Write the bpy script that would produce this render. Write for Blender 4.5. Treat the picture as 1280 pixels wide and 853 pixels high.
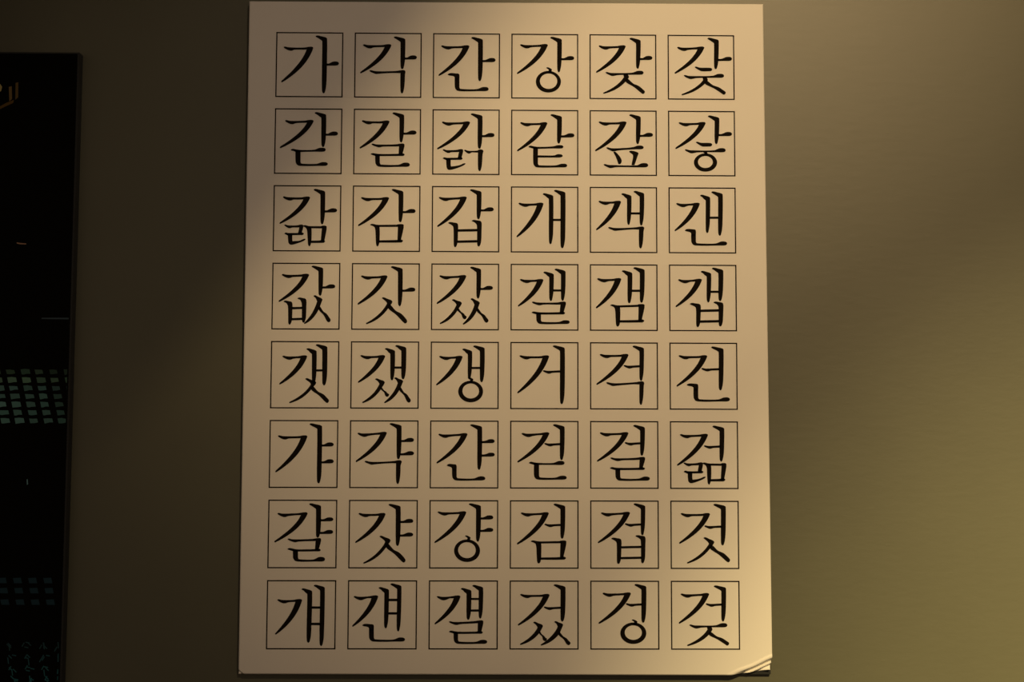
import bpy, math, random
from mathutils import Vector, Matrix
from mathutils.geometry import tessellate_polygon

for o in list(bpy.data.objects):
    bpy.data.objects.remove(o)
scene = bpy.context.scene
COL = scene.collection
random.seed(7)

# ------------------------------------------------------------------ measures
U = 0.0911            # metres between neighbouring printed columns
K = 0.98876           # row spacing / column spacing
ZC = 1.55             # height of the poster's middle above the floor
WALL_Y = 0.0095       # wall surface; the poster's printed face lies in y = 0

# ------------------------------------------------------------------ camera
cam_data = bpy.data.cameras.new('camera')
cam_data.sensor_width = 36.0
cam_data.lens = 45.0
cam_data.clip_start = 0.02
cam = bpy.data.objects.new('camera', cam_data)
COL.objects.link(cam)
cam.location = (-0.0085558, -1.4611548, ZC - 0.1148927)
cam.rotation_euler = (1.6443037, -0.0030792, -0.0130714)
scene.camera = cam

# ------------------------------------------------------------------ light
world = bpy.data.worlds.new('dim_room')
world.use_nodes = True
bg = world.node_tree.nodes['Background']
bg.inputs['Color'].default_value = (1.0, 0.71, 0.47, 1)
bg.inputs['Strength'].default_value = 0.17
scene.world = world

def spot(name, loc, aim, energy, angle, blend, color, radius):
    d = bpy.data.lights.new(name, 'SPOT')
    d.energy = energy
    d.spot_size = math.radians(angle)
    d.spot_blend = blend
    d.color = color
    d.shadow_soft_size = radius
    o = bpy.data.objects.new(name, d)
    COL.objects.link(o)
    o.location = loc
    o.rotation_euler = (Vector(aim) - Vector(loc)).to_track_quat('-Z', 'Y').to_euler()
    return o

LAMP_A = Vector((0.62, -2.2, ZC + 1.5))
AIM_A = Vector((0.28, 0.0, ZC + 0.42))
LAMP_B = Vector((0.95, -2.2, ZC + 1.5))
AIM_B = Vector((1.00, 0.0, ZC - 1.10))
LAMP_FILL = Vector((0.78, -2.45, ZC + 1.55))
AIM_FILL = Vector((-0.02, 0.0, ZC - 0.02))
spot('spot_light', LAMP_A, AIM_A, 164, 37, 1.0, (1.0, 0.675, 0.31), 0.005)
spot('spot_light', LAMP_B, AIM_B, 1040, 42, 1.0, (1.0, 0.74, 0.33), 0.004)
spot('spot_light', LAMP_FILL, AIM_FILL, 44, 42, 1.0, (1.0, 0.73, 0.52), 0.02)  # weak fill beam, added to lift the poster's shaded parts

vs = scene.view_settings
vs.view_transform = 'Standard'
vs.look = 'None'
vs.exposure = 0.0
vs.gamma = 1.0
vs.use_curve_mapping = False

# ------------------------------------------------------------------ helpers
HI = ((0.01019881351932825, 4.8493865671658534e-05, -6.4340849641129045),
      (-3.049771553586682e-05, 0.010346641048606347, -4.31113769434615),
      (-8.311607514248459e-06, 4.667066206560228e-05, 1.0))

def plane(x, y):
    """measured spot -> (X, Z) in metres on the poster's plane"""
    w = HI[2][0] * x + HI[2][1] * y + HI[2][2]
    u = (HI[0][0] * x + HI[0][1] * y + HI[0][2]) / w
    v = (HI[1][0] * x + HI[1][1] * y + HI[1][2]) / w
    return u * U, ZC - v * U * K

def mesh_obj(name, verts, faces, mat, parent=None, smooth=False):
    me = bpy.data.meshes.new(name)
    me.from_pydata([tuple(v) for v in verts], [], faces)
    me.validate()
    me.update()
    if mat:
        me.materials.append(mat)
    if smooth:
        for p in me.polygons:
            p.use_smooth = True
    o = bpy.data.objects.new(name, me)
    COL.objects.link(o)
    if parent:
        o.parent = parent
        o.matrix_parent_inverse = Matrix.Identity(4)
    return o

def box_mesh(x0, x1, y0, y1, z0, z1):
    v = [(x0, y0, z0), (x1, y0, z0), (x1, y1, z0), (x0, y1, z0),
         (x0, y0, z1), (x1, y0, z1), (x1, y1, z1), (x0, y1, z1)]
    f = [(0, 3, 2, 1), (4, 5, 6, 7), (0, 1, 5, 4), (1, 2, 6, 5), (2, 3, 7, 6), (3, 0, 4, 7)]
    return v, f

def empty(name, label, cat, group=None):
    o = bpy.data.objects.new(name, None)
    COL.objects.link(o)
    o.empty_display_size = 0.05
    o['label'] = label
    o['category'] = cat
    if group:
        o['group'] = group
    return o

def material(name, color, rough=0.6, spec=0.5):
    m = bpy.data.materials.new(name)
    m.use_nodes = True
    b = m.node_tree.nodes['Principled BSDF']
    b.inputs['Base Color'].default_value = (*color, 1)
    b.inputs['Roughness'].default_value = rough
    b.inputs['Specular IOR Level'].default_value = spec
    return m, m.node_tree, b

def glow(name, color, strength=1.0):
    m, nt, b = material(name, (0.002, 0.002, 0.002), 0.35, 0.03)
    b.inputs['Emission Color'].default_value = (*color, 1)
    b.inputs['Emission Strength'].default_value = strength
    return m

# ------------------------------------------------------------------ materials
M_wall, nt, b = material('olive_wall_paint', (0.09, 0.09, 0.059), 0.5, 0.8)
tc = nt.nodes.new('ShaderNodeTexCoord')
n1 = nt.nodes.new('ShaderNodeTexNoise'); n1.inputs['Scale'].default_value = 9.0; n1.inputs['Detail'].default_value = 4.0
n2 = nt.nodes.new('ShaderNodeTexNoise'); n2.inputs['Scale'].default_value = 85.0; n2.inputs['Detail'].default_value = 3.0
mp = nt.nodes.new('ShaderNodeMapping'); mp.inputs['Scale'].default_value = (0.6, 1.0, 1.5)
nt.links.new(tc.outputs['Object'], mp.inputs['Vector'])
nt.links.new(mp.outputs['Vector'], n2.inputs['Vector'])
nt.links.new(tc.outputs['Object'], n1.inputs['Vector'])
rp = nt.nodes.new('ShaderNodeValToRGB')
rp.color_ramp.elements[0].position = 0.3; rp.color_ramp.elements[0].color = (0.080, 0.082, 0.050, 1)
rp.color_ramp.elements[1].position = 0.7; rp.color_ramp.elements[1].color = (0.086, 0.088, 0.054, 1)
nt.links.new(n1.outputs['Fac'], rp.inputs['Fac'])
nt.links.new(rp.outputs['Color'], b.inputs['Base Color'])
# small raised specks in the paint
vo = nt.nodes.new('ShaderNodeTexVoronoi'); vo.inputs['Scale'].default_value = 38.0
nt.links.new(mp.outputs['Vector'], vo.inputs['Vector'])
sp = nt.nodes.new('ShaderNodeMapRange'); sp.inputs['From Min'].default_value = 0.0; sp.inputs['From Max'].default_value = 0.09
sp.inputs['To Min'].default_value = 1.0; sp.inputs['To Max'].default_value = 0.0
nt.links.new(vo.outputs['Distance'], sp.inputs['Value'])
ad = nt.nodes.new('ShaderNodeMath'); ad.operation = 'MULTIPLY_ADD'; ad.inputs[1].default_value = 0.35
nt.links.new(sp.outputs['Result'], ad.inputs[0])
nt.links.new(n2.outputs['Fac'], ad.inputs[2])
bp = nt.nodes.new('ShaderNodeBump'); bp.inputs['Strength'].default_value = 0.06; bp.inputs['Distance'].default_value = 0.002
nt.links.new(ad.outputs['Value'], bp.inputs['Height'])
nt.links.new(bp.outputs['Normal'], b.inputs['Normal'])

M_board, nt, b = material('white_poster_paper', (0.80, 0.78, 0.735), 0.55, 0.3)
tc = nt.nodes.new('ShaderNodeTexCoord')
n1 = nt.nodes.new('ShaderNodeTexNoise'); n1.inputs['Scale'].default_value = 5.0; n1.inputs['Detail'].default_value = 5.0
nt.links.new(tc.outputs['Object'], n1.inputs['Vector'])
rp = nt.nodes.new('ShaderNodeValToRGB')
rp.color_ramp.elements[0].position = 0.3; rp.color_ramp.elements[0].color = (0.785, 0.765, 0.72, 1)
rp.color_ramp.elements[1].position = 0.7; rp.color_ramp.elements[1].color = (0.81, 0.79, 0.745, 1)
nt.links.new(n1.outputs['Fac'], rp.inputs['Fac'])
nt.links.new(rp.outputs['Color'], b.inputs['Base Color'])
M_core, nt, b = material('foam_board_core', (0.62, 0.56, 0.46), 0.8, 0.2)
M_ink, nt, b = material('black_printing_ink', (0.008, 0.006, 0.004), 0.8, 0.06)
M_line, nt, b = material('thin_printed_line', (0.014, 0.009, 0.005), 0.8, 0.06)
M_glass, nt, b = material('black_screen_glass', (0.0022, 0.0020, 0.0010), 0.25, 0.03)
M_bezel, nt, b = material('dark_screen_housing', (0.02, 0.022, 0.022), 0.5, 0.3)
M_black, nt, b = material('black_lamp_metal', (0.02, 0.02, 0.02), 0.5, 0.3)
M_floor, nt, b = material('dark_floor', (0.06, 0.05, 0.04), 0.5, 0.3)
M_ceil, nt, b = material('dark_ceiling', (0.05, 0.05, 0.045), 0.8, 0.2)
M_lens = glow('lit_lamp_lens', (1.0, 0.75, 0.45), 4.0)

# ------------------------------------------------------------------ the room
def structure(name, v, f, mat):
    o = mesh_obj(name, v, f, mat)
    o['kind'] = 'structure'
    return o
structure('wall_back', *box_mesh(-4, 4, WALL_Y, WALL_Y + 0.12, 0, 3.3), M_wall)
structure('floor', *box_mesh(-4, 4, -4.5, WALL_Y + 0.12, -0.1, 0), M_floor)
structure('ceiling', *box_mesh(-4, 4, -4.5, WALL_Y + 0.12, 3.3, 3.4), M_ceil)

# ------------------------------------------------------------------ ceiling spotlights
def track_spotlight(label, loc, aim, shade_line=None):
    root = empty('track_spotlight', label, 'spotlight', 'ceiling spotlights')
    L = Vector(loc)
    d = (Vector(aim) - L).normalized()
    rot = d.to_track_quat('-Z', 'Y').to_matrix()
    def lathe(name, prof, mat, n=28):
        v, f = [], []
        for (r, z) in prof:
            for i in range(n):
                a = 2 * math.pi * i / n
                v.append(L + rot @ Vector((r * math.cos(a), r * math.sin(a), z)))
        for k in range(len(prof) - 1):
            for i in range(n):
                j = (i + 1) % n
                f.append((k * n + i, k * n + j, (k + 1) * n + j, (k + 1) * n + i))
        return mesh_obj(name, v, f, mat, root, True)
    lathe('housing', [(0.058, -0.03), (0.062, -0.03), (0.062, 0.10), (0.050, 0.135), (0.0, 0.14), (0.0, 0.13),
                      (0.046, 0.125), (0.058, 0.09), (0.058, -0.03)], M_black)
    lathe('lens', [(0.0, 0.02), (0.056, 0.02), (0.056, 0.024), (0.0, 0.024)], M_lens)
    top = L + rot @ Vector((0, 0, 0.10))
    v, f = box_mesh(top.x - 0.012, top.x + 0.012, top.y - 0.012, top.y + 0.012, top.z + 0.03, 3.3)
    mesh_obj('stem', v, f, M_black, root)
    if shade_line:
        a, bq, sa, sb, away = shade_line
        qa, qb_ = L + (Vector(a) - L) * sa, L + (Vector(bq) - L) * sb
        dv = qb_ - qa
        qa, qb_ = qa - dv * 0.8, qb_ + dv * 0.5
        q = [qa, qb_, qb_ + away, qa + away]
        t = d * 0.002
        vv = q + [p + t for p in q]
        ff = [(0, 1, 2, 3), (7, 6, 5, 4), (0, 4, 5, 1), (1, 5, 6, 2), (2, 6, 7, 3), (3, 7, 4, 0)]
        mesh_obj('shade_flap', vv, ff, M_black, root)  # unseen flap, added and shaped to cast the diagonal shade edge
    return root

xa, za = plane(612, 10)
xb, zb = plane(150, 525)
pa, pb = Vector((xa, 0, za)), Vector((xb, 0, zb))
away = Vector((-abs((pa - pb).z), 0, abs((pa - pb).x))).normalized()
track_spotlight('black ceiling spotlight with an added shade flap, lighting the white poster', LAMP_A, AIM_A, (pa, pb, 0.045, 0.13, away * 0.22))
track_spotlight('unseen fill spotlight with a weak beam, added between the other two', LAMP_FILL, AIM_FILL)
track_spotlight('black ceiling spotlight aimed at the bare wall right of the poster', LAMP_B, AIM_B)

# ------------------------------------------------------------------ poster board
poster = empty('poster_board', 'white poster board printed with forty-eight black Korean syllables in thin squares', 'poster')

TL, TR = plane(312, 1.5), plane(954.5, 4.5)
BL, BR = plane(297.3, 843.6), plane(965.3, 844.6)
FT = 0.0          # printed face
BK = WALL_Y - 0.0002
CORE_Y = 0.0052     # back of the white foam core; an added dark backing lies behind it

def face_grid():
    """front sheet with a bumped-in right corner and a nicked left corner, rounded rim"""
    P = lambda s, t: (TL[0] * (1 - s) * (1 - t) + TR[0] * s * (1 - t) + BL[0] * (1 - s) * t + BR[0] * s * t,
                      TL[1] * (1 - s) * (1 - t) + TR[1] * s * (1 - t) + BL[1] * (1 - s) * t + BR[1] * s * t)
    W = TR[0] - TL[0]
    Hh = TL[1] - BL[1]
    def axis(n, length, fine0, fine1, step):
        a = [0, 0.0004, 0.0012]
        x = 0.0012
        while x < fine0:
            x += step; a.append(x)
        while x < length - fine1 - 0.04:
            x += 0.04; a.append(x)
        x = length - fine1
        while x < length - 0.0014:
            a.append(x); x += step
        a += [length - 0.0012, length - 0.0004, length]
        return [v / length for v in a]
    S = axis(0, W, 0.012, 0.056, 0.0011)
    T = axis(0, Hh, 0.0, 0.026, 0.0007)
    # crease line of the right corner
    c0, c1 = Vector(plane(913, 845)), Vector(plane(967, 821.5))
    cd = (c1 - c0).normalized(); cn = Vector((cd.y, -cd.x))     # towards the corner
    if cn.y > 0: cn = -cn
    e0, e1 = Vector(plane(296.5, 836.5)), Vector(plane(306.5, 845))
    ed = (e1 - e0).normalized(); en = Vector((-ed.y, ed.x))
    if en.y > 0: en = -en
    mm = 0.001
    prof = [(-4, 0.0), (-2, -0.8), (-0.5, -0.8), (0, -0.5), (5.8, 4.6), (6.1, 4.6), (7.8, 1.2), (8.1, 1.2), (12.2, 4.6), (12.5, 4.6), (19, 0.0), (30, 0.0)]
    prof2 = [(-2, 0.0), (0, 0.0), (1.2, 1.9), (1.9, 2.6), (2.6, 1.5), (5.0, 0.3), (9, 0.3)]
    def ev(pr, x):
        if x <= pr[0][0]: return 0.0
        for (a, ya), (b_, yb) in zip(pr, pr[1:]):
            if x <= b_:
                return ya + (yb - ya) * (x - a) / (b_ - a)
        return pr[-1][1]
    verts = []
    for t in T:
        for s in S:
            x, z = P(s, t)
            p = Vector((x, z))
            d = (p - c0).dot(cn) / mm
            along = (p - c0).dot(cd) / (c1 - c0).length
            y = ev(prof, d + 0.5 * math.sin(along * 9)) * mm * min(1, max(0, along + 0.25) * 1.8) if d > -7 else 0.0
            d2 = (p - e0).dot(en) / mm
            if d2 > -2: y += ev(prof2, d2) * mm
            # rolled rim
            ex = min(s * W, (1 - s) * W, t * Hh, (1 - t) * Hh)
            if ex < 0.0013:
                y += (0.0013 - ex) ** 2 / 0.0013 * 0.9
            # the bumped corner is squashed up a little
            if d > 0:
                x -= cn.x * d * 0.00037
                z -= cn.y * d * 0.00037
            verts.append((x, FT + min(y, CORE_Y - 0.0004), z))
    ns, ntt = len(S), len(T)
    faces = [(j * ns + i, (j + 1) * ns + i, (j + 1) * ns + i + 1, j * ns + i + 1) for j in range(ntt - 1) for i in range(ns - 1)]
    ring = [i for i in range(ns)] + [j * ns + ns - 1 for j in range(1, ntt)] + \
           [(ntt - 1) * ns + i for i in range(ns - 2, -1, -1)] + [j * ns for j in range(ntt - 2, 0, -1)]
    return verts, faces, ring

gv, gf, ring = face_grid()
base = len(gv)
sv = [gv[i] for i in ring]
back = [(v[0], CORE_Y, v[2]) for v in sv]
n = len(ring)
mesh_obj('printed_sheet', gv, gf, M_board, poster)
mesh_obj('foam_core', sv + back,
         [(i, (i + 1) % n, n + (i + 1) % n, n + i) for i in range(n)] + [tuple(range(2 * n - 1, n - 1, -1))],
         M_core, poster)

e_ = 0.0005
quad = [(TL[0] + e_, TL[1] - e_), (TR[0] - e_, TR[1] - e_), (BR[0] - 2 * e_, BR[1] + e_), (BL[0] + e_, BL[1] + e_)]
mesh_obj('shadow_backing', [(x, CORE_Y + 0.0001, z) for x, z in quad] + [(x, BK, z) for x, z in quad],
         [(3, 2, 1, 0), (4, 5, 6, 7), (0, 1, 5, 4), (1, 2, 6, 5), (2, 3, 7, 6), (3, 0, 4, 7)], M_bezel, poster)  # dark layer added to carry the shadow band past the crushed corner

# ------------------------------------------------------------------ lettering strokes
# every stroke is an outline in the frame of its own square (853 units = 96 measured steps)
def cr(pts, sub=5, closed=False):
    """centripetal Catmull-Rom through pts; a third value of 1 marks a sharp corner"""
    out = []
    runs, cur = [], []
    P = list(pts)
    if closed:
        k = next((i for i, p in enumerate(P) if len(p) > 2), None)
        if k is None:
            m = len(P)
            ext = [P[-1]] + P + [P[0], P[1]]
            for i in range(1, m + 1):
                out += seg(ext[i - 1], ext[i], ext[i + 1], ext[i + 2], sub)
            return out
        P = P[k:] + P[:k + 1]
    cur = [P[0]]
    for p in P[1:]:
        cur.append(p)
        if len(p) > 2:
            runs.append(cur); cur = [p]
    if len(cur) > 1:
        runs.append(cur)
    for r in runs:
        ref = lambda a, b_: (2 * a[0] - b_[0], 2 * a[1] - b_[1])
        ext = [ref(r[0], r[1])] + r + [ref(r[-1], r[-2])]
        for i in range(1, len(r)):
            out += seg(ext[i - 1], ext[i], ext[i + 1], ext[i + 2], sub)
    if not closed:
        out.append((P[-1][0], P[-1][1]))
    return out

def seg(p0, p1, p2, p3, sub):
    d = lambda a, b_: max(1e-3, math.hypot(a[0] - b_[0], a[1] - b_[1]) ** 0.5)
    t0 = 0; t1 = t0 + d(p0, p1); t2 = t1 + d(p1, p2); t3 = t2 + d(p2, p3)
    res = []
    for k in range(sub):
        t = t1 + (t2 - t1) * k / sub
        q = []
        for c in (0, 1):
            a1 = (t1 - t) / (t1 - t0) * p0[c] + (t - t0) / (t1 - t0) * p1[c]
            a2 = (t2 - t) / (t2 - t1) * p1[c] + (t - t1) / (t2 - t1) * p2[c]
            a3 = (t3 - t) / (t3 - t2) * p2[c] + (t - t2) / (t3 - t2) * p3[c]
            b1 = (t2 - t) / (t2 - t0) * a1 + (t - t0) / (t2 - t0) * a2
            b2 = (t3 - t) / (t3 - t1) * a2 + (t - t1) / (t3 - t1) * a3
            q.append((t2 - t) / (t2 - t1) * b1 + (t - t1) / (t2 - t1) * b2)
        res.append(tuple(q))
    return res

def qb(p0, pc, p2, n=14):
    r = []
    for i in range(n + 1):
        t = i / n
        r.append(tuple((1 - t) ** 2 * p0[c] + 2 * t * (1 - t) * pc[c] + t * t * p2[c] for c in (0, 1)))
    return r

def C(pts): return [cr(pts, 4, True)]

def gi(sx, sy, cx, cy, ex, ey):
    top = cr([(sx, sy + 5), (sx + 10, sy), (sx + 45, sy + 7), (sx + 100, sy + 10 + (cy - sy) * 0.3), (cx - 90, cy + 8),
              (cx - 52, cy + 1), (cx - 14, cy), (cx - 1, cy + 7), (cx, cy + 15)])
    p0, p2 = (cx, cy + 15), (ex + 6, ey)
    out = qb(p0, (p2[0] + 0.774 * (p0[0] - p2[0]), p0[1] + 0.58 * (p2[1] - p0[1])), p2)
    q0, q2 = (cx - 70, cy + 27), (ex + 4, ey - 15)
    inn = qb(q0, (q2[0] + 0.843 * (q0[0] - q2[0]), q0[1] + 0.418 * (q2[1] - q0[1])), q2)[::-1]
    bot = cr([(cx - 70, cy + 27), (cx - 120, cy + 28), (sx + 115, sy + 31), (sx + 90, sy + 40), (sx + 68, sy + 41),
              (sx + 42, sy + 33), (sx + 8, sy + 14), (sx, sy + 5)])
    return [top + out[1:] + [(ex - 1, ey - 5)] + inn + bot[1:-1]]

def foot(xl, xr, yb):
    """right side, rounded pointed foot, left side of a falling stem"""
    w = xr - xl
    return [(xr - 3, yb - 130), (xr - 8, yb - 70), (xr - 15, yb - 32), (xr - 0.52 * w, yb - 3), (xr - 0.72 * w, yb),
            (xl + 4, yb - 14), (xl, yb - 55)]

def st(tx, ty, xl, xr, yb, xlb=None):
    d = 0 if xlb is None else xlb - xl
    ft = foot(xl + d, xr + d, yb)
    if yb - ty < 260:
        ft = ft[1:]
    return C([(tx, ty + 8), (tx + 8, ty + 1), (tx + 25, ty), (tx + 0.52 * (xr - tx), ty + 9), (xr - 14, ty + 21), (xr - 2, ty + 30), (xr, ty + 45)]
             + ft + [(xl, ty + 80), (xl - 2, ty + 58), (xl - 22, ty + 42), (tx + 22, ty + 22)])

def tick(x0, x1, yt, h=42):
    return C([(x0 - 8, yt + h - 20, 1), (x0 + 30, yt + h - 20), (x1 - 85, yt + 12), (x1 - 62, yt + 2), (x1 - 30, yt), (x1 - 8, yt + 6), (x1, yt + h * 0.5),
              (x1 - 7, yt + h - 8), (x1 - 28, yt + h - 2), (x1 - 75, yt + h - 1), (x0 - 8, yt + h, 1)])

def bulb(x1, yt, yb):
    h = yb - yt
    return [(x1 - 125, yb - 18), (x1 - 92, yt + 0.28 * h), (x1 - 68, yt + 2), (x1 - 30, yt), (x1 - 8, yt + 0.16 * h), (x1, yt + 0.5 * h),
            (x1 - 7, yt + 0.82 * h), (x1 - 28, yb - 1)]

def hb(sx, sy, x1, yt, yb):
    return C([(sx, sy + 4), (sx + 12, sy + 1), (sx + 50, sy + 10), (sx + 105, sy + 12)] + bulb(x1, yt, yb)
             + [(x1 - 100, yb), (sx + 130, sy + 31), (sx + 98, sy + 38), (sx + 70, sy + 41), (sx + 42, sy + 31), (sx + 8, sy + 13)])

def tb(tx, ty, x1, yt, yb):
    return C([(tx, ty + 11), (tx + 20, ty), (tx + 55, ty + 6), (tx + 95, ty + 12)] + bulb(x1, yt, yb)
             + [(x1 - 110, yb - 1), (tx + 110, ty + 30), (tx + 60, ty + 30), (tx + 25, ty + 20)])

def lb(xl, xr, y0, yb, x1, h=41):
    return C([(xl, y0, 1), (xl + 1, yb - 60), (xl + 6, yb - 30), (xl + 24, yb - 8), (xl + 55, yb), (x1 - 90, yb - 1)]
             + bulb(x1, yb - h - 1, yb - 1)[::-1] + [(xr + 30, yb - 20), (xr + 9, yb - 24), (xr + 1, yb - 38), (xr, yb - 60), (xr, y0, 1)])

def ni(tx, ty, xl, xr, yb, x1):
    s = C([(tx, ty + 13), (tx + 22, ty), (xl + 10, ty + 2), (xr - 6, ty + 7), (xr, ty + 20), (xr, ty + 70, 1), (xl, ty + 70, 1), (xl - 2, ty + 40), (xl - 20, ty + 28), (tx + 20, ty + 22)])
    return s + lb(xl, xr, ty + 60, yb, x1)

def gb(sx, sy, cx, cy, xl, yb, xr=None):
    xr = cx - 2 if xr is None else xr
    q = min(1.0, (cx - sx) / 330)
    ft = foot(xl, xr, yb)
    return C([(sx, sy + 4), (sx + 12 * q, sy), (sx + 50 * q, sy + 8), (sx + 100 * q, sy + 12), (cx - 90 * q, cy + 8), (cx - 50, cy + 1), (cx - 12, cy), (cx, cy + 12), (xr, cy + 50)]
             + ft + [(xl, cy + 29, 1), (cx - 56 - 60 * q, cy + 27), (sx + 125 * q, sy + 12 + 21 * q), (sx + 97 * q, sy + 36), (sx + 72 * q, sy + 38), (sx + 42 * q, sy + 28), (sx + 8, sy + 13)])

def tl(sx, sy, x1):
    return C([(sx, sy + 4), (sx + 10, sy), (sx + 45, sy + 6), (x1 + 6, sy + 0, 1), (x1 + 6, sy + 20, 1), (sx + 100, sy + 25), (sx + 76, sy + 32),
              (sx + 58, sy + 33), (sx + 32, sy + 24), (sx + 6, sy + 11)])

def bar(x0, x1, y0, y1, up=0):
    return [[(x0, y0), (x1, y0 - up), (x1, y1 - up), (x0, y1)]]

def ri(sx, sy, cx, cy, l0, l1, mx, my, mx1, mb):
    q = min(1.0, (cx - sx) / 300)
    a = C([(sx, sy + 4), (sx + 12, sy), (sx + 50 * q, sy + 8), (cx - 95 * q, cy + 8), (cx - 52 * q, cy + 1), (cx - 12, cy), (cx - 1, cy + 9), (l1, mb - 12, 1),
           (l0, mb - 12, 1), (cx - 56 * q - 2, cy + 28, 1), (sx + 120 * q, sy + 29), (sx + 92 * q, sy + 36), (sx + 72 * q, sy + 36), (sx + 40 * q, sy + 26), (sx + 8, sy + 12)])
    b_ = C([(mx, my + 9), (mx + 20 * q, my), (mx + 55 * q, my + 5), (mx + 95 * q, mb - 18), (mx1 - 70 * q, mb - 20), (mx1 - 22, mb - 25), (mx1 - 5, mb - 20), (mx1, mb - 11),
            (mx1 - 12, mb - 1), (mx1 - 60 * q, mb), (mx + 110 * q, mb + 2), (mx + 55 * q, my + 28), (mx + 25 * q, my + 19)])
    return a + b_

def hook(xl, xr, y0, by, ex, ey):
    return C([(xl, y0, 1), (xl + 2, by - 55), (xl + 8, by - 18), (xl + 22, by - 3), (xl + 45, by - 1), (xl + 0.62 * (ex - xl), by - 0.36 * (by - ey)), (ex - 12, ey + 13), (ex, ey), (ex - 16, ey),
              (ex - 65, ey + 20), (xr + 28, by - 37), (xr + 5, by - 36), (xr, by - 50), (xr, y0, 1)])

def mi(tx, ty, xl, xr, yb, cx, ct, li, lo, bb, bx):
    q = min(1.0, (cx - tx) / 330)
    a = C([(tx, ty + 8), (tx + 22 * q, ty), (xl + 12, ty + 9), (xr - 4, ty + 12, 1), (xr + 1, ty + 60), (xr, yb - 85), (xr - 3, yb - 42), (xr - 14, yb - 8), (xl + 25, yb), (xl + 14, yb - 12),
           (xl + 8, yb - 70), (xl, ty + 52), (xl - 10, ty + 31), (tx + 24 * q, ty + 18)])
    b_ = [[(xr - 25, ty + 11), (cx - 50 * q, ct + 5), (cx - 50 * q, ct + 26), (xr - 25, ty + 31)]]
    c_ = C([(cx - 72 * q, ct + 5), (cx - 45 * q, ct - 1), (cx - 10, ct + 1), (cx - 1, ct + 9), (lo, bb - 12, 1), (li, bb - 12, 1), (cx - 62 * q, ct + 24, 1)])
    d_ = C([(xr - 15, bb - 20, 1), (bx - 70 * q, bb - 24), (bx - 18, bb - 29), (bx - 2, bb - 20), (bx - 2, bb - 12), (bx - 14, bb - 2), (bx - 40, bb), (xr - 15, bb + 1, 1)])
    return a + b_ + c_ + d_

def ss(tx, ty, xl, xr, yb):
    return C([(tx, ty + 8), (tx + 20, ty), (tx + 0.55 * (xr - tx), ty + 5), (xr - 10, ty + 13), (xr, ty + 27), (xr, ty + 120), (xr - 4, yb - 60), (xr - 12, yb - 22), (xr - 24, yb - 1), (xl + 13, yb),
              (xl + 5, yb - 12), (xl + 2, yb - 60), (xl, ty + 66), (xl - 6, ty + 44), (tx + 30, ty + 24)])

def bi(a, b_, y1, y2, h=24):
    x0, x1 = a[3] - 8, b_[2] + 8
    return ss(*a) + ss(*b_) + bar(x0, x1, y1, y1 + h, 5) + bar(x0, x1, y2, y2 + h, 5)

def sweep(J, E, T):
    p2 = (E[0] + 6, E[1])
    out = qb(J, (p2[0] + 0.64 * (J[0] - p2[0]), J[1] + 0.745 * (p2[1] - J[1])), p2, 10)
    q2 = (E[0] + 2, E[1] - 10)
    inn = qb(q2, (q2[0] + 0.717 * (T[0] - q2[0]), T[1] + 0.59 * (q2[1] - T[1])), T, 10)
    return out + [(E[0] - 1, E[1] - 4)] + inn

def leg(jx, jy, rx, ry):
    dx, dy = rx - jx, ry - jy
    f = lambda a, b_: (jx + a * dx, jy + b_ * dy)
    return C([f(-0.01, -0.06), f(0.35, 0.30), f(0.66, 0.46), f(0.88, 0.67), (rx + 6, ry - 22), (rx + 1, ry - 4), (rx - 14, ry + 3), (rx - 31, ry - 8),
              f(0.41, 0.53), f(-0.09, 0.13)])

def si(tx, ty, cx, cy, ex, ey, rx, ry, jx, jy):
    T = (cx - 54, cy + 24)
    head = cr([(tx, ty + 7), (tx + 7, ty + 1), (tx + 20, ty), (tx + 0.52 * (cx - tx), ty + 0.34 * (cy - ty) + 2), (cx - 12, cy - 10), (cx, cy + 4), (cx - 6, cy + 22), (jx, jy)])
    tail = cr([T, (cx - 62, cy + 6), (tx + 0.25 * (cx - tx), ty + 0.42 * (cy - ty) + 10), (tx, ty + 7)])
    return [head[:-1] + sweep((jx, jy), (ex, ey), T)[:-1] + tail[:-1]] + leg(jx, jy, rx, ry)

def ji(n0, n1, ny, ex, ey, rx, ry, jx, jy):
    T = (n0 + 8, ny + 28)
    head = cr([(n0, ny - 4), (n1 - 18, ny - 4), (n1 - 6, ny + 10), (n1, ny + 26), (n1 - 5, ny + 38), (jx, jy)])
    return [head[:-1] + sweep((jx, jy), (ex, ey), T)] + leg(jx, jy, rx, ry)

class Ring:
    def __init__(s, x0, x1, y0, y1, a0, a1, b0, b1): s.v = (x0, x1, y0, y1, a0, a1, b0, b1)

def ci(x0, x1, y0, y1, a0, a1, b0, b1): return [Ring(x0, x1, y0, y1, a0, a1, b0, b1)]

def ct(x, y):
    return C([(x, y + 3), (x + 12, y - 1), (x + 40, y + 9), (x + 57, y + 22), (x + 54, y + 36), (x + 48, y + 54), (x + 16, y + 52), (x + 28, y + 32), (x + 22, y + 18)])

def da(sx, sy, x1, yb):
    return C([(sx, sy + 4), (sx + 12, sy + 1), (sx + 52, sy + 12), (x1 - 32, sy + 14), (x1 - 6, sy + 20), (x1, sy + 32), (x1 - 10, yb - 3), (x1 - 40, yb), (sx + 72, yb), (sx + 48, yb - 10), (sx + 8, sy + 13)])

def nk(x, y):
    return C([(x - 5, y, 1), (x + 28, y - 4), (x + 38, y + 10), (x + 46, y + 26, 1), (x + 14, y + 28, 1), (x + 14, y + 16)])

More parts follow.
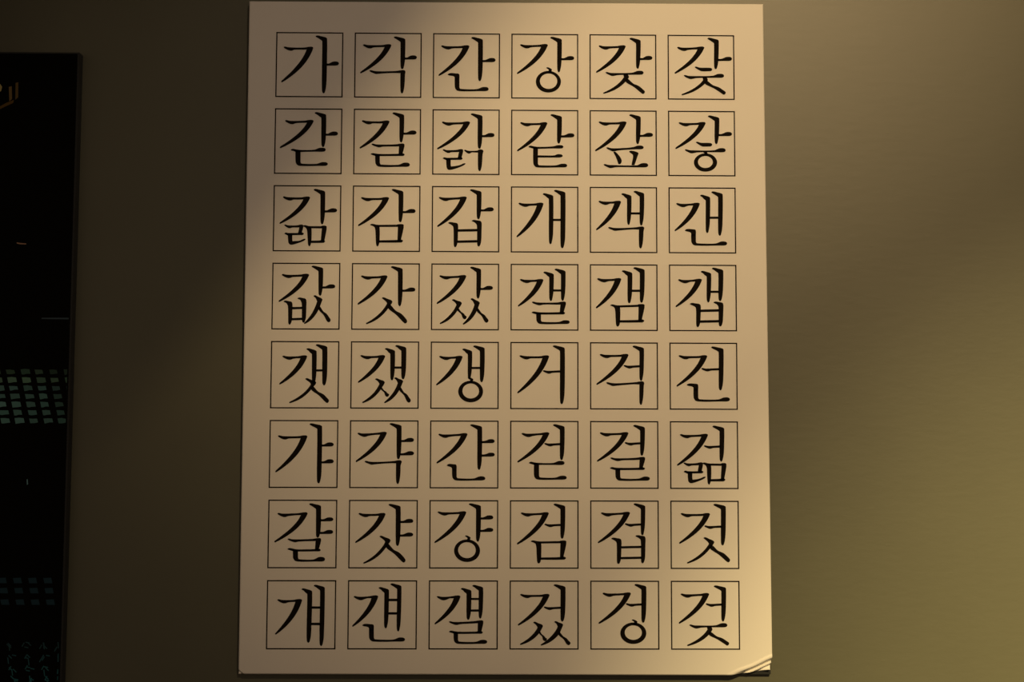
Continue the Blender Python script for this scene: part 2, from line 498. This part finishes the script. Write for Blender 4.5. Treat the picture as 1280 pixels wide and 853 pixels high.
def pdots():
    return C([(297, 507), (312, 506), (335, 526), (365, 562), (383, 600), (380, 622), (368, 638), (352, 638), (345, 620), (322, 558)]) + \
           C([(470, 502), (485, 495), (510, 496), (550, 508), (569, 520), (560, 550), (526, 650, 1), (496, 650, 1), (514, 556), (510, 535), (492, 520)])

# ------------------------------------------------------------------ the forty-eight squares
ROWY = [36, 133, 229, 325, 424, 522, 622, 722]
COLX = [[342, 440, 538, 636, 734, 832], [340, 438, 536, 635, 734, 832], [338, 437, 535, 635, 733, 832], [337, 436, 534, 634, 733, 833],
        [335, 435, 534, 634, 733, 833], [334, 434, 533, 634, 734, 833], [332, 433, 532, 634, 734, 834], [330, 431, 531, 634, 735, 834]]
G = [
 [('가', gi(118,203,442,205,90,597)+st(473,80,547,597,717,542)+tick(590,727,368)),
  ('각', gi(128,177,438,176,95,497)+st(470,90,545,594,447)+tick(590,722,300)+gb(200,465,594,464,543,717,590)),
  ('간', gi(125,188,434,187,95,523)+st(460,95,535,584,580)+tick(580,725,328)+ni(198,497,275,323,692,648)),
  ('강', gi(130,175,434,172,95,502)+st(467,92,544,590,480)+tick(588,727,306)+ci(305,580,470,707,347,543,495,670)+ct(422,431)),
  ('갖', gi(133,187,428,185,103,487)+st(475,102,548,595,440)+tick(592,725,303)+hb(210,481,627,468,507)+ji(405,464,509,182,720,635,718,447,563)),
  ('갗', gi(133,202,430,198,105,496)+st(470,100,544,592,443)+tick(590,738,312)+da(330,420,518,467)+hb(208,514,650,501,540)+ji(414,470,541,182,736,662,725,457,585))],
 [('갇', gi(150,158,463,156,92,466)+st(480,70,553,603,453)+tick(597,733,285)+tb(213,477,597,465,505)+lb(265,317,490,663,620,37)),
  ('갈', gi(132,159,434,162,107,470)+st(472,72,550,598,400)+tick(595,735,273)+ri(240,419,602,418,540,577,230,524,602,551)+lb(280,327,540,672,660)),
  ('갉', gi(150,173,458,171,97,478)+st(472,82,548,597,470)+tick(592,730,300)+ri(160,481,383,479,325,362,160,570,375,593)+hook(198,244,580,706,408,637)+gb(398,486,606,484,550,718,598)),
  ('같', gi(140,179,437,179,105,498)+st(477,90,550,599,411)+tick(595,737,302)+tb(232,440,615,433,466)+tick(332,608,534,33)+lb(284,332,455,677,657,36)),
  ('갚', gi(132,170,437,170,92,497)+st(472,90,547,595,416)+tick(590,730,295)+hb(217,456,627,437,474)+pdots()+hb(187,642,677,632,674)),
  ('갛', gi(150,177,444,175,113,470)+st(475,102,549,597,414)+tick(592,737,285)+da(342,393,517,442)+hb(218,477,667,465,506)+nk(425,506)+ci(318,572,522,722,360,528,548,685))],
 [('갊', gi(143,153,440,155,105,455)+st(485,70,560,608,458)+tick(602,740,285)+ri(158,466,366,466,310,345,160,555,370,578)+hook(198,243,565,686,390,625)+mi(366,472,410,456,702,625,478,562,598,665,607)),
  ('감', gi(130,160,437,160,97,479)+st(472,70,548,597,434)+tick(592,732,292)+mi(232,457,287,333,703,602,460,535,566,660,592)),
  ('갑', gi(123,157,430,153,105,487)+st(470,72,545,594,400)+tick(590,730,272)+bi((228,436,287,332,710),(490,412,547,594,702),516,640)),
  ('개', gi(120,221,393,220,97,601)+st(390,115,458,503,675)+st(515,78,587,637,720)+bar(496,592,398,419)),
  ('객', gi(138,198,383,198,110,522)+st(392,115,455,500,460)+st(528,88,595,641,467)+bar(495,600,325,346)+gb(246,489,641,484,587,722,634)),
  ('갠', gi(120,222,378,219,103,531)+st(387,130,449,494,550)+st(512,93,587,634,580)+bar(488,592,372,393)+ni(217,511,287,335,690,682))],
 [('값', gi(138,162,437,160,103,469)+st(470,70,546,594,398)+tick(588,728,277)+bi((158,458,207,251,720),(312,423,360,406,698),530,652,22)+si(490,399,585,440,385,713,670,690,555,528)),
  ('갓', gi(138,178,428,177,100,498)+st(472,75,549,597,514)+tick(592,737,312)+si(370,420,482,462,193,715,640,702,455,510)),
  ('갔', gi(138,175,432,172,107,490)+st(480,80,550,597,428)+tick(592,728,292)+si(277,441,382,478,142,713,430,655,345,545)+si(484,430,582,475,398,718,672,693,560,545)),
  ('갤', gi(143,215,400,215,122,517)+st(405,133,470,516,454)+st(530,100,600,647,452)+bar(508,606,329,350)+ri(277,466,652,467,585,622,273,576,640,603)+lb(325,373,590,711,692,37)),
  ('갬', gi(122,205,385,204,107,537)+st(397,118,460,508,478)+st(525,83,596,645,472)+bar(500,602,331,353)+mi(268,496,320,373,738,645,493,578,610,692,640)),
  ('갭', gi(132,215,392,211,105,521)+st(385,123,450,496,468)+st(508,87,580,630,453)+bar(490,588,342,363)+bi((263,479,331,378,742),(525,463,581,629,734),552,672))],
 [('갯', gi(162,190,432,187,127,507)+st(430,108,490,538,500)+st(533,63,605,657,515)+bar(525,612,341,362)+si(415,440,532,482,237,713,668,707,495,538)),
  ('갰', gi(140,183,410,183,112,487)+st(412,105,472,520,458)+st(528,72,594,645,446)+bar(512,598,308,329)+si(303,442,405,478,160,711,447,638,372,545)+si(515,431,609,468,403,712,688,702,580,545)),
  ('갱', gi(135,191,390,190,100,515)+st(393,110,453,497,448)+st(513,75,587,636,478)+bar(490,592,312,333)+ci(346,618,466,702,389,577,493,663)+ct(452,428)),
  ('거', gi(138,183,462,184,113,602)+st(508,73,588,637,720)+tl(398,349,590)),
  ('걱', gi(150,168,464,167,112,507)+st(515,75,591,637,460)+tl(415,291,592)+gb(222,481,638,472,590,727,634)),
  ('건', gi(138,180,450,180,113,525)+st(498,83,583,632,565)+tl(390,322,586)+ni(228,495,302,350,690,702))],
 [('갸', gi(120,205,442,205,90,612)+st(472,72,558,607,733,553)+tick(600,735,283)+tick(597,735,470)),
  ('갹', gi(115,175,436,165,95,497)+st(472,68,550,600,463)+tick(595,738,232)+tick(590,738,380)+gb(195,487,602,481,543,738,591)),
  ('갼', gi(133,185,452,178,113,511)+st(488,80,567,615,580)+tick(607,755,245,40)+tick(605,755,395,40)+ni(227,521,285,332,700,650)),
  ('걷', gi(160,175,464,168,113,500)+st(510,78,586,634,472)+tl(412,286,588)+tb(242,495,633,486,526)+lb(297,350,508,690,657,39)),
  ('걸', gi(140,167,454,165,108,490)+st(513,85,589,637,421)+tl(417,276,592)+ri(258,446,640,441,577,610,253,554,637,580)+lb(313,363,570,700,692,40)),
  ('걺', gi(150,186,457,183,118,534)+st(512,92,591,639,485)+tl(417,311,594)+ri(190,502,402,500,347,386,193,592,405,617)+hook(237,284,605,727,432,660)+mi(400,501,447,493,742,663,508,603,636,706,650))],
 [('걀', gi(132,178,462,171,97,502)+st(485,72,560,612,447)+tick(605,748,227,40)+tick(602,745,367,41)+ri(245,463,613,458,548,584,243,569,607,600)+lb(303,355,588,714,655,46)),
  ('걋', gi(135,178,430,178,97,507)+st(468,77,548,598,538)+tick(595,738,243)+tick(592,737,395,41)+si(367,430,485,475,187,737,645,720,455,527)),
  ('걍', gi(133,160,447,158,97,507)+st(480,70,560,610,490)+tick(605,747,203)+tick(603,747,342,41)+ci(315,600,470,717,357,557,497,678)+ct(437,427)),
  ('검', gi(150,170,457,167,107,523)+st(515,72,591,640,456)+tl(413,295,594)+mi(262,480,320,373,732,653,482,585,616,690,647)),
  ('겁', gi(152,168,470,162,117,507)+st(515,68,595,640,417)+tl(417,289,598)+bi((267,449,327,374,735),(535,421,595,641,728),543,663,22)),
  ('것', gi(150,175,470,175,132,512)+st(513,72,596,646,528)+tl(413,312,600)+si(402,443,517,490,220,731,687,713,490,538))],
 [('걔', gi(147,249,417,247,122,638)+st(417,128,480,530,727,472)+st(552,88,622,670,763,615)+bar(518,628,327,350)+bar(516,624,509,533)),
  ('걘', gi(98,212,365,205,80,550)+st(375,113,438,485,565,435)+st(505,72,580,624,600,575)+bar(480,586,241,265)+bar(478,582,391,414)+ni(193,522,267,317,714,662)),
  ('걜', gi(132,212,390,205,107,523)+st(400,122,462,512,470)+st(527,88,597,643,456)+bar(504,602,231,251)+bar(500,602,359,380)+ri(267,491,645,481,585,620,267,596,638,625)+lb(318,363,612,738,687,40)),
  ('겄', gi(142,187,464,187,117,535)+st(515,80,591,642,488)+tl(405,327,595)+si(287,496,390,535,140,749,428,703,358,608)+si(520,489,614,524,370,756,690,748,578,618)),
  ('겅', gi(160,172,470,169,115,514)+st(515,75,592,642,500)+tl(418,289,596)+ci(357,642,502,737,402,597,530,695)+ct(485,470)),
  ('겆', gi(148,180,459,175,127,511)+st(517,90,600,648,485)+tl(427,289,604)+hb(245,523,662,509,550)+ji(438,496,550,220,759,675,750,475,613))],
]

INK_Y = -0.00025
def fatten(poly, d):
    """ink spread: push an outline outwards by d"""
    area = sum(a[0] * b_[1] - b_[0] * a[1] for a, b_ in zip(poly, poly[1:] + poly[:1]))
    sg = 1 if area > 0 else -1
    m = len(poly)
    out = []
    for i in range(m):
        p, q, r_ = poly[i - 1], poly[i], poly[(i + 1) % m]
        e1 = Vector((q[0] - p[0], q[1] - p[1])).normalized()
        e2 = Vector((r_[0] - q[0], r_[1] - q[1])).normalized()
        nn = Vector((e1.y + e2.y, -e1.x - e2.x))
        if nn.length < 1e-4:
            nn = Vector((e1.y, -e1.x))
        nn.normalize()
        out.append((q[0] + sg * d * nn.x, q[1] + sg * d * nn.y))
    return out
def syllable_mesh(name, strokes, x0, y0, parent):
    sc = 96.0 / 853.0
    verts, faces = [], []
    def pt(p):
        X, Z = plane(x0 + p[0] * sc, y0 + p[1] * sc)
        return (X, INK_Y, Z)
    for s in strokes:
        b0 = len(verts)
        if isinstance(s, Ring):
            xa, xb, ya, yb, a0, a1, c0, c1 = [q + e for q, e in zip(s.v, (-2, 2, -2, 2, 2, -2, 2, -2))]
            n = 44
            for i in range(n):
                a = 2 * math.pi * i / n
                verts.append(pt(((xa + xb) / 2 + (xb - xa) / 2 * math.cos(a), (ya + yb) / 2 + (yb - ya) / 2 * math.sin(a))))
            for i in range(n):
                a = 2 * math.pi * i / n
                verts.append(pt(((a0 + a1) / 2 + (a1 - a0) / 2 * math.cos(a), (c0 + c1) / 2 + (c1 - c0) / 2 * math.sin(a))))
            for i in range(n):
                j = (i + 1) % n
                faces.append((b0 + i, b0 + j, b0 + n + j, b0 + n + i))
            continue
        clean = []
        for p in s:
            if not clean or math.hypot(p[0] - clean[-1][0], p[1] - clean[-1][1]) > 0.4:
                clean.append((p[0], p[1]))
        if math.hypot(clean[0][0] - clean[-1][0], clean[0][1] - clean[-1][1]) < 0.4:
            clean.pop()
        clean = fatten(clean, 2.6)
        for p in clean:
            verts.append(pt(p))
        for t in tessellate_polygon([[Vector((p[0], p[1], 0)) for p in clean]]):
            faces.append(tuple(b0 + i for i in t))
    return mesh_obj(name, verts, faces, M_ink, parent)

SQ_W, SQ_H, LW = 0.83989, 0.83864, 0.0155
for r in range(8):
    for c in range(6):
        u0, v0 = c - 2.9, r - 3.9
        u1, v1 = u0 + SQ_W, v0 + SQ_H
        def w(u, v): return (u * U, -0.00015, ZC - v * U * K)
        h = LW / 2
        o_ = [w(u0 - h, v0 - h), w(u1 + h, v0 - h), w(u1 + h, v1 + h), w(u0 - h, v1 + h)]
        i_ = [w(u0 + h, v0 + h), w(u1 - h, v0 + h), w(u1 - h, v1 - h), w(u0 + h, v1 - h)]
        sq = mesh_obj('printed_square', o_ + i_, [(k, (k + 1) % 4, 4 + (k + 1) % 4, 4 + k) for k in range(4)], M_line, poster)
        ch, strokes = G[r][c]
        sy = syllable_mesh('syllable', strokes, COLX[r][c], ROWY[r], sq)
        sy['label'] = 'black printed Korean syllable ' + ch

# ------------------------------------------------------------------ dark screen on the left
screen = empty('wall_screen', 'tall black glossy screen left of the poster with faint rows of green characters', 'screen')
sx1, sz1 = plane(98.6, 67.5)
sx1b, _ = plane(80.3, 853)
SXR = (sx1 + sx1b) / 2
SXL, SZB = SXR - 1.15, 0.35
v, f = box_mesh(SXL, SXR, -0.004, WALL_Y - 0.0002, SZB, sz1)
mesh_obj('housing', v, f, M_bezel, screen)
v, f = box_mesh(SXL + 0.002, SXR - 0.002, -0.0052, -0.004, SZB + 0.002, sz1 - 0.002)
mesh_obj('glass', v, f, M_glass, screen)

SY = -0.0054
def screen_poly(name, pts, mat):
    vv = []
    for (x, y) in pts:
        X, Z = plane(x, y)
        X = min(X, SXR - 0.003)
        vv.append((X, SY, Z))
    return mesh_obj(name, vv, [tuple(range(len(vv)))], mat, screen)

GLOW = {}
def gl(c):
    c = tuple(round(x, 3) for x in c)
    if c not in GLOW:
        GLOW[c] = glow('faint_glow_mark', c)
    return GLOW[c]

# block of small lit characters: blurred cells in slanting columns
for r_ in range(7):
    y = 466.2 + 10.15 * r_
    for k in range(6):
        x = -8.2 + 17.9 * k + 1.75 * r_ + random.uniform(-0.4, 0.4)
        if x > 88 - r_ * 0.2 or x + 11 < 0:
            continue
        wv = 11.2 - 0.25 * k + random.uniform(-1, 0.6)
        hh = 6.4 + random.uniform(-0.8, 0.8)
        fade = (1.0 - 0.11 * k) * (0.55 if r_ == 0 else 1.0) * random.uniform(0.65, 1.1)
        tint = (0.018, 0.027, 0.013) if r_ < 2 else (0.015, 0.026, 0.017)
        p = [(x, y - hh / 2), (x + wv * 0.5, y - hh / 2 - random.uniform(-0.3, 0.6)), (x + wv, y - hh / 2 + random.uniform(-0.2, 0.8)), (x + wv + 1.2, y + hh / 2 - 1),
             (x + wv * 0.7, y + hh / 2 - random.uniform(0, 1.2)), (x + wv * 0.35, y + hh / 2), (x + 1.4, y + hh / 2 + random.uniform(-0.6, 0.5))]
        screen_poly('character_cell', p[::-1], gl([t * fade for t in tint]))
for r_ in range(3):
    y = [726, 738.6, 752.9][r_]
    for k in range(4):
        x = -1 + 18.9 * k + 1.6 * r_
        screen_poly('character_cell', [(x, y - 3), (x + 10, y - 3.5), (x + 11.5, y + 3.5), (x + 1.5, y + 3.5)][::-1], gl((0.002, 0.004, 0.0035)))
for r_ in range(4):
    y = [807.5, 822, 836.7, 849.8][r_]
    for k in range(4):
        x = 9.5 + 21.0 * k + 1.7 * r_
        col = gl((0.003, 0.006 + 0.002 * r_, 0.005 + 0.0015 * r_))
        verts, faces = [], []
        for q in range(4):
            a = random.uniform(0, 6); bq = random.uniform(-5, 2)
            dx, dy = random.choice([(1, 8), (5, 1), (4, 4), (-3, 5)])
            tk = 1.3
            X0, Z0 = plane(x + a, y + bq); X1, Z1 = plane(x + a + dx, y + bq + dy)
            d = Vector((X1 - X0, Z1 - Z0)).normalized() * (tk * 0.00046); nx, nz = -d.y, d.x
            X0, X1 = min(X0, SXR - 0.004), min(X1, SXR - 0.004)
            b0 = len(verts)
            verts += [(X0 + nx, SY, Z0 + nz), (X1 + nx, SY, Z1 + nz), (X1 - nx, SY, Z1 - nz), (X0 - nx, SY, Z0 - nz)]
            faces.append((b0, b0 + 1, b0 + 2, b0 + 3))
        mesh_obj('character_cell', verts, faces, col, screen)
# warm streaks and thin marks that glow faintly on the dark face
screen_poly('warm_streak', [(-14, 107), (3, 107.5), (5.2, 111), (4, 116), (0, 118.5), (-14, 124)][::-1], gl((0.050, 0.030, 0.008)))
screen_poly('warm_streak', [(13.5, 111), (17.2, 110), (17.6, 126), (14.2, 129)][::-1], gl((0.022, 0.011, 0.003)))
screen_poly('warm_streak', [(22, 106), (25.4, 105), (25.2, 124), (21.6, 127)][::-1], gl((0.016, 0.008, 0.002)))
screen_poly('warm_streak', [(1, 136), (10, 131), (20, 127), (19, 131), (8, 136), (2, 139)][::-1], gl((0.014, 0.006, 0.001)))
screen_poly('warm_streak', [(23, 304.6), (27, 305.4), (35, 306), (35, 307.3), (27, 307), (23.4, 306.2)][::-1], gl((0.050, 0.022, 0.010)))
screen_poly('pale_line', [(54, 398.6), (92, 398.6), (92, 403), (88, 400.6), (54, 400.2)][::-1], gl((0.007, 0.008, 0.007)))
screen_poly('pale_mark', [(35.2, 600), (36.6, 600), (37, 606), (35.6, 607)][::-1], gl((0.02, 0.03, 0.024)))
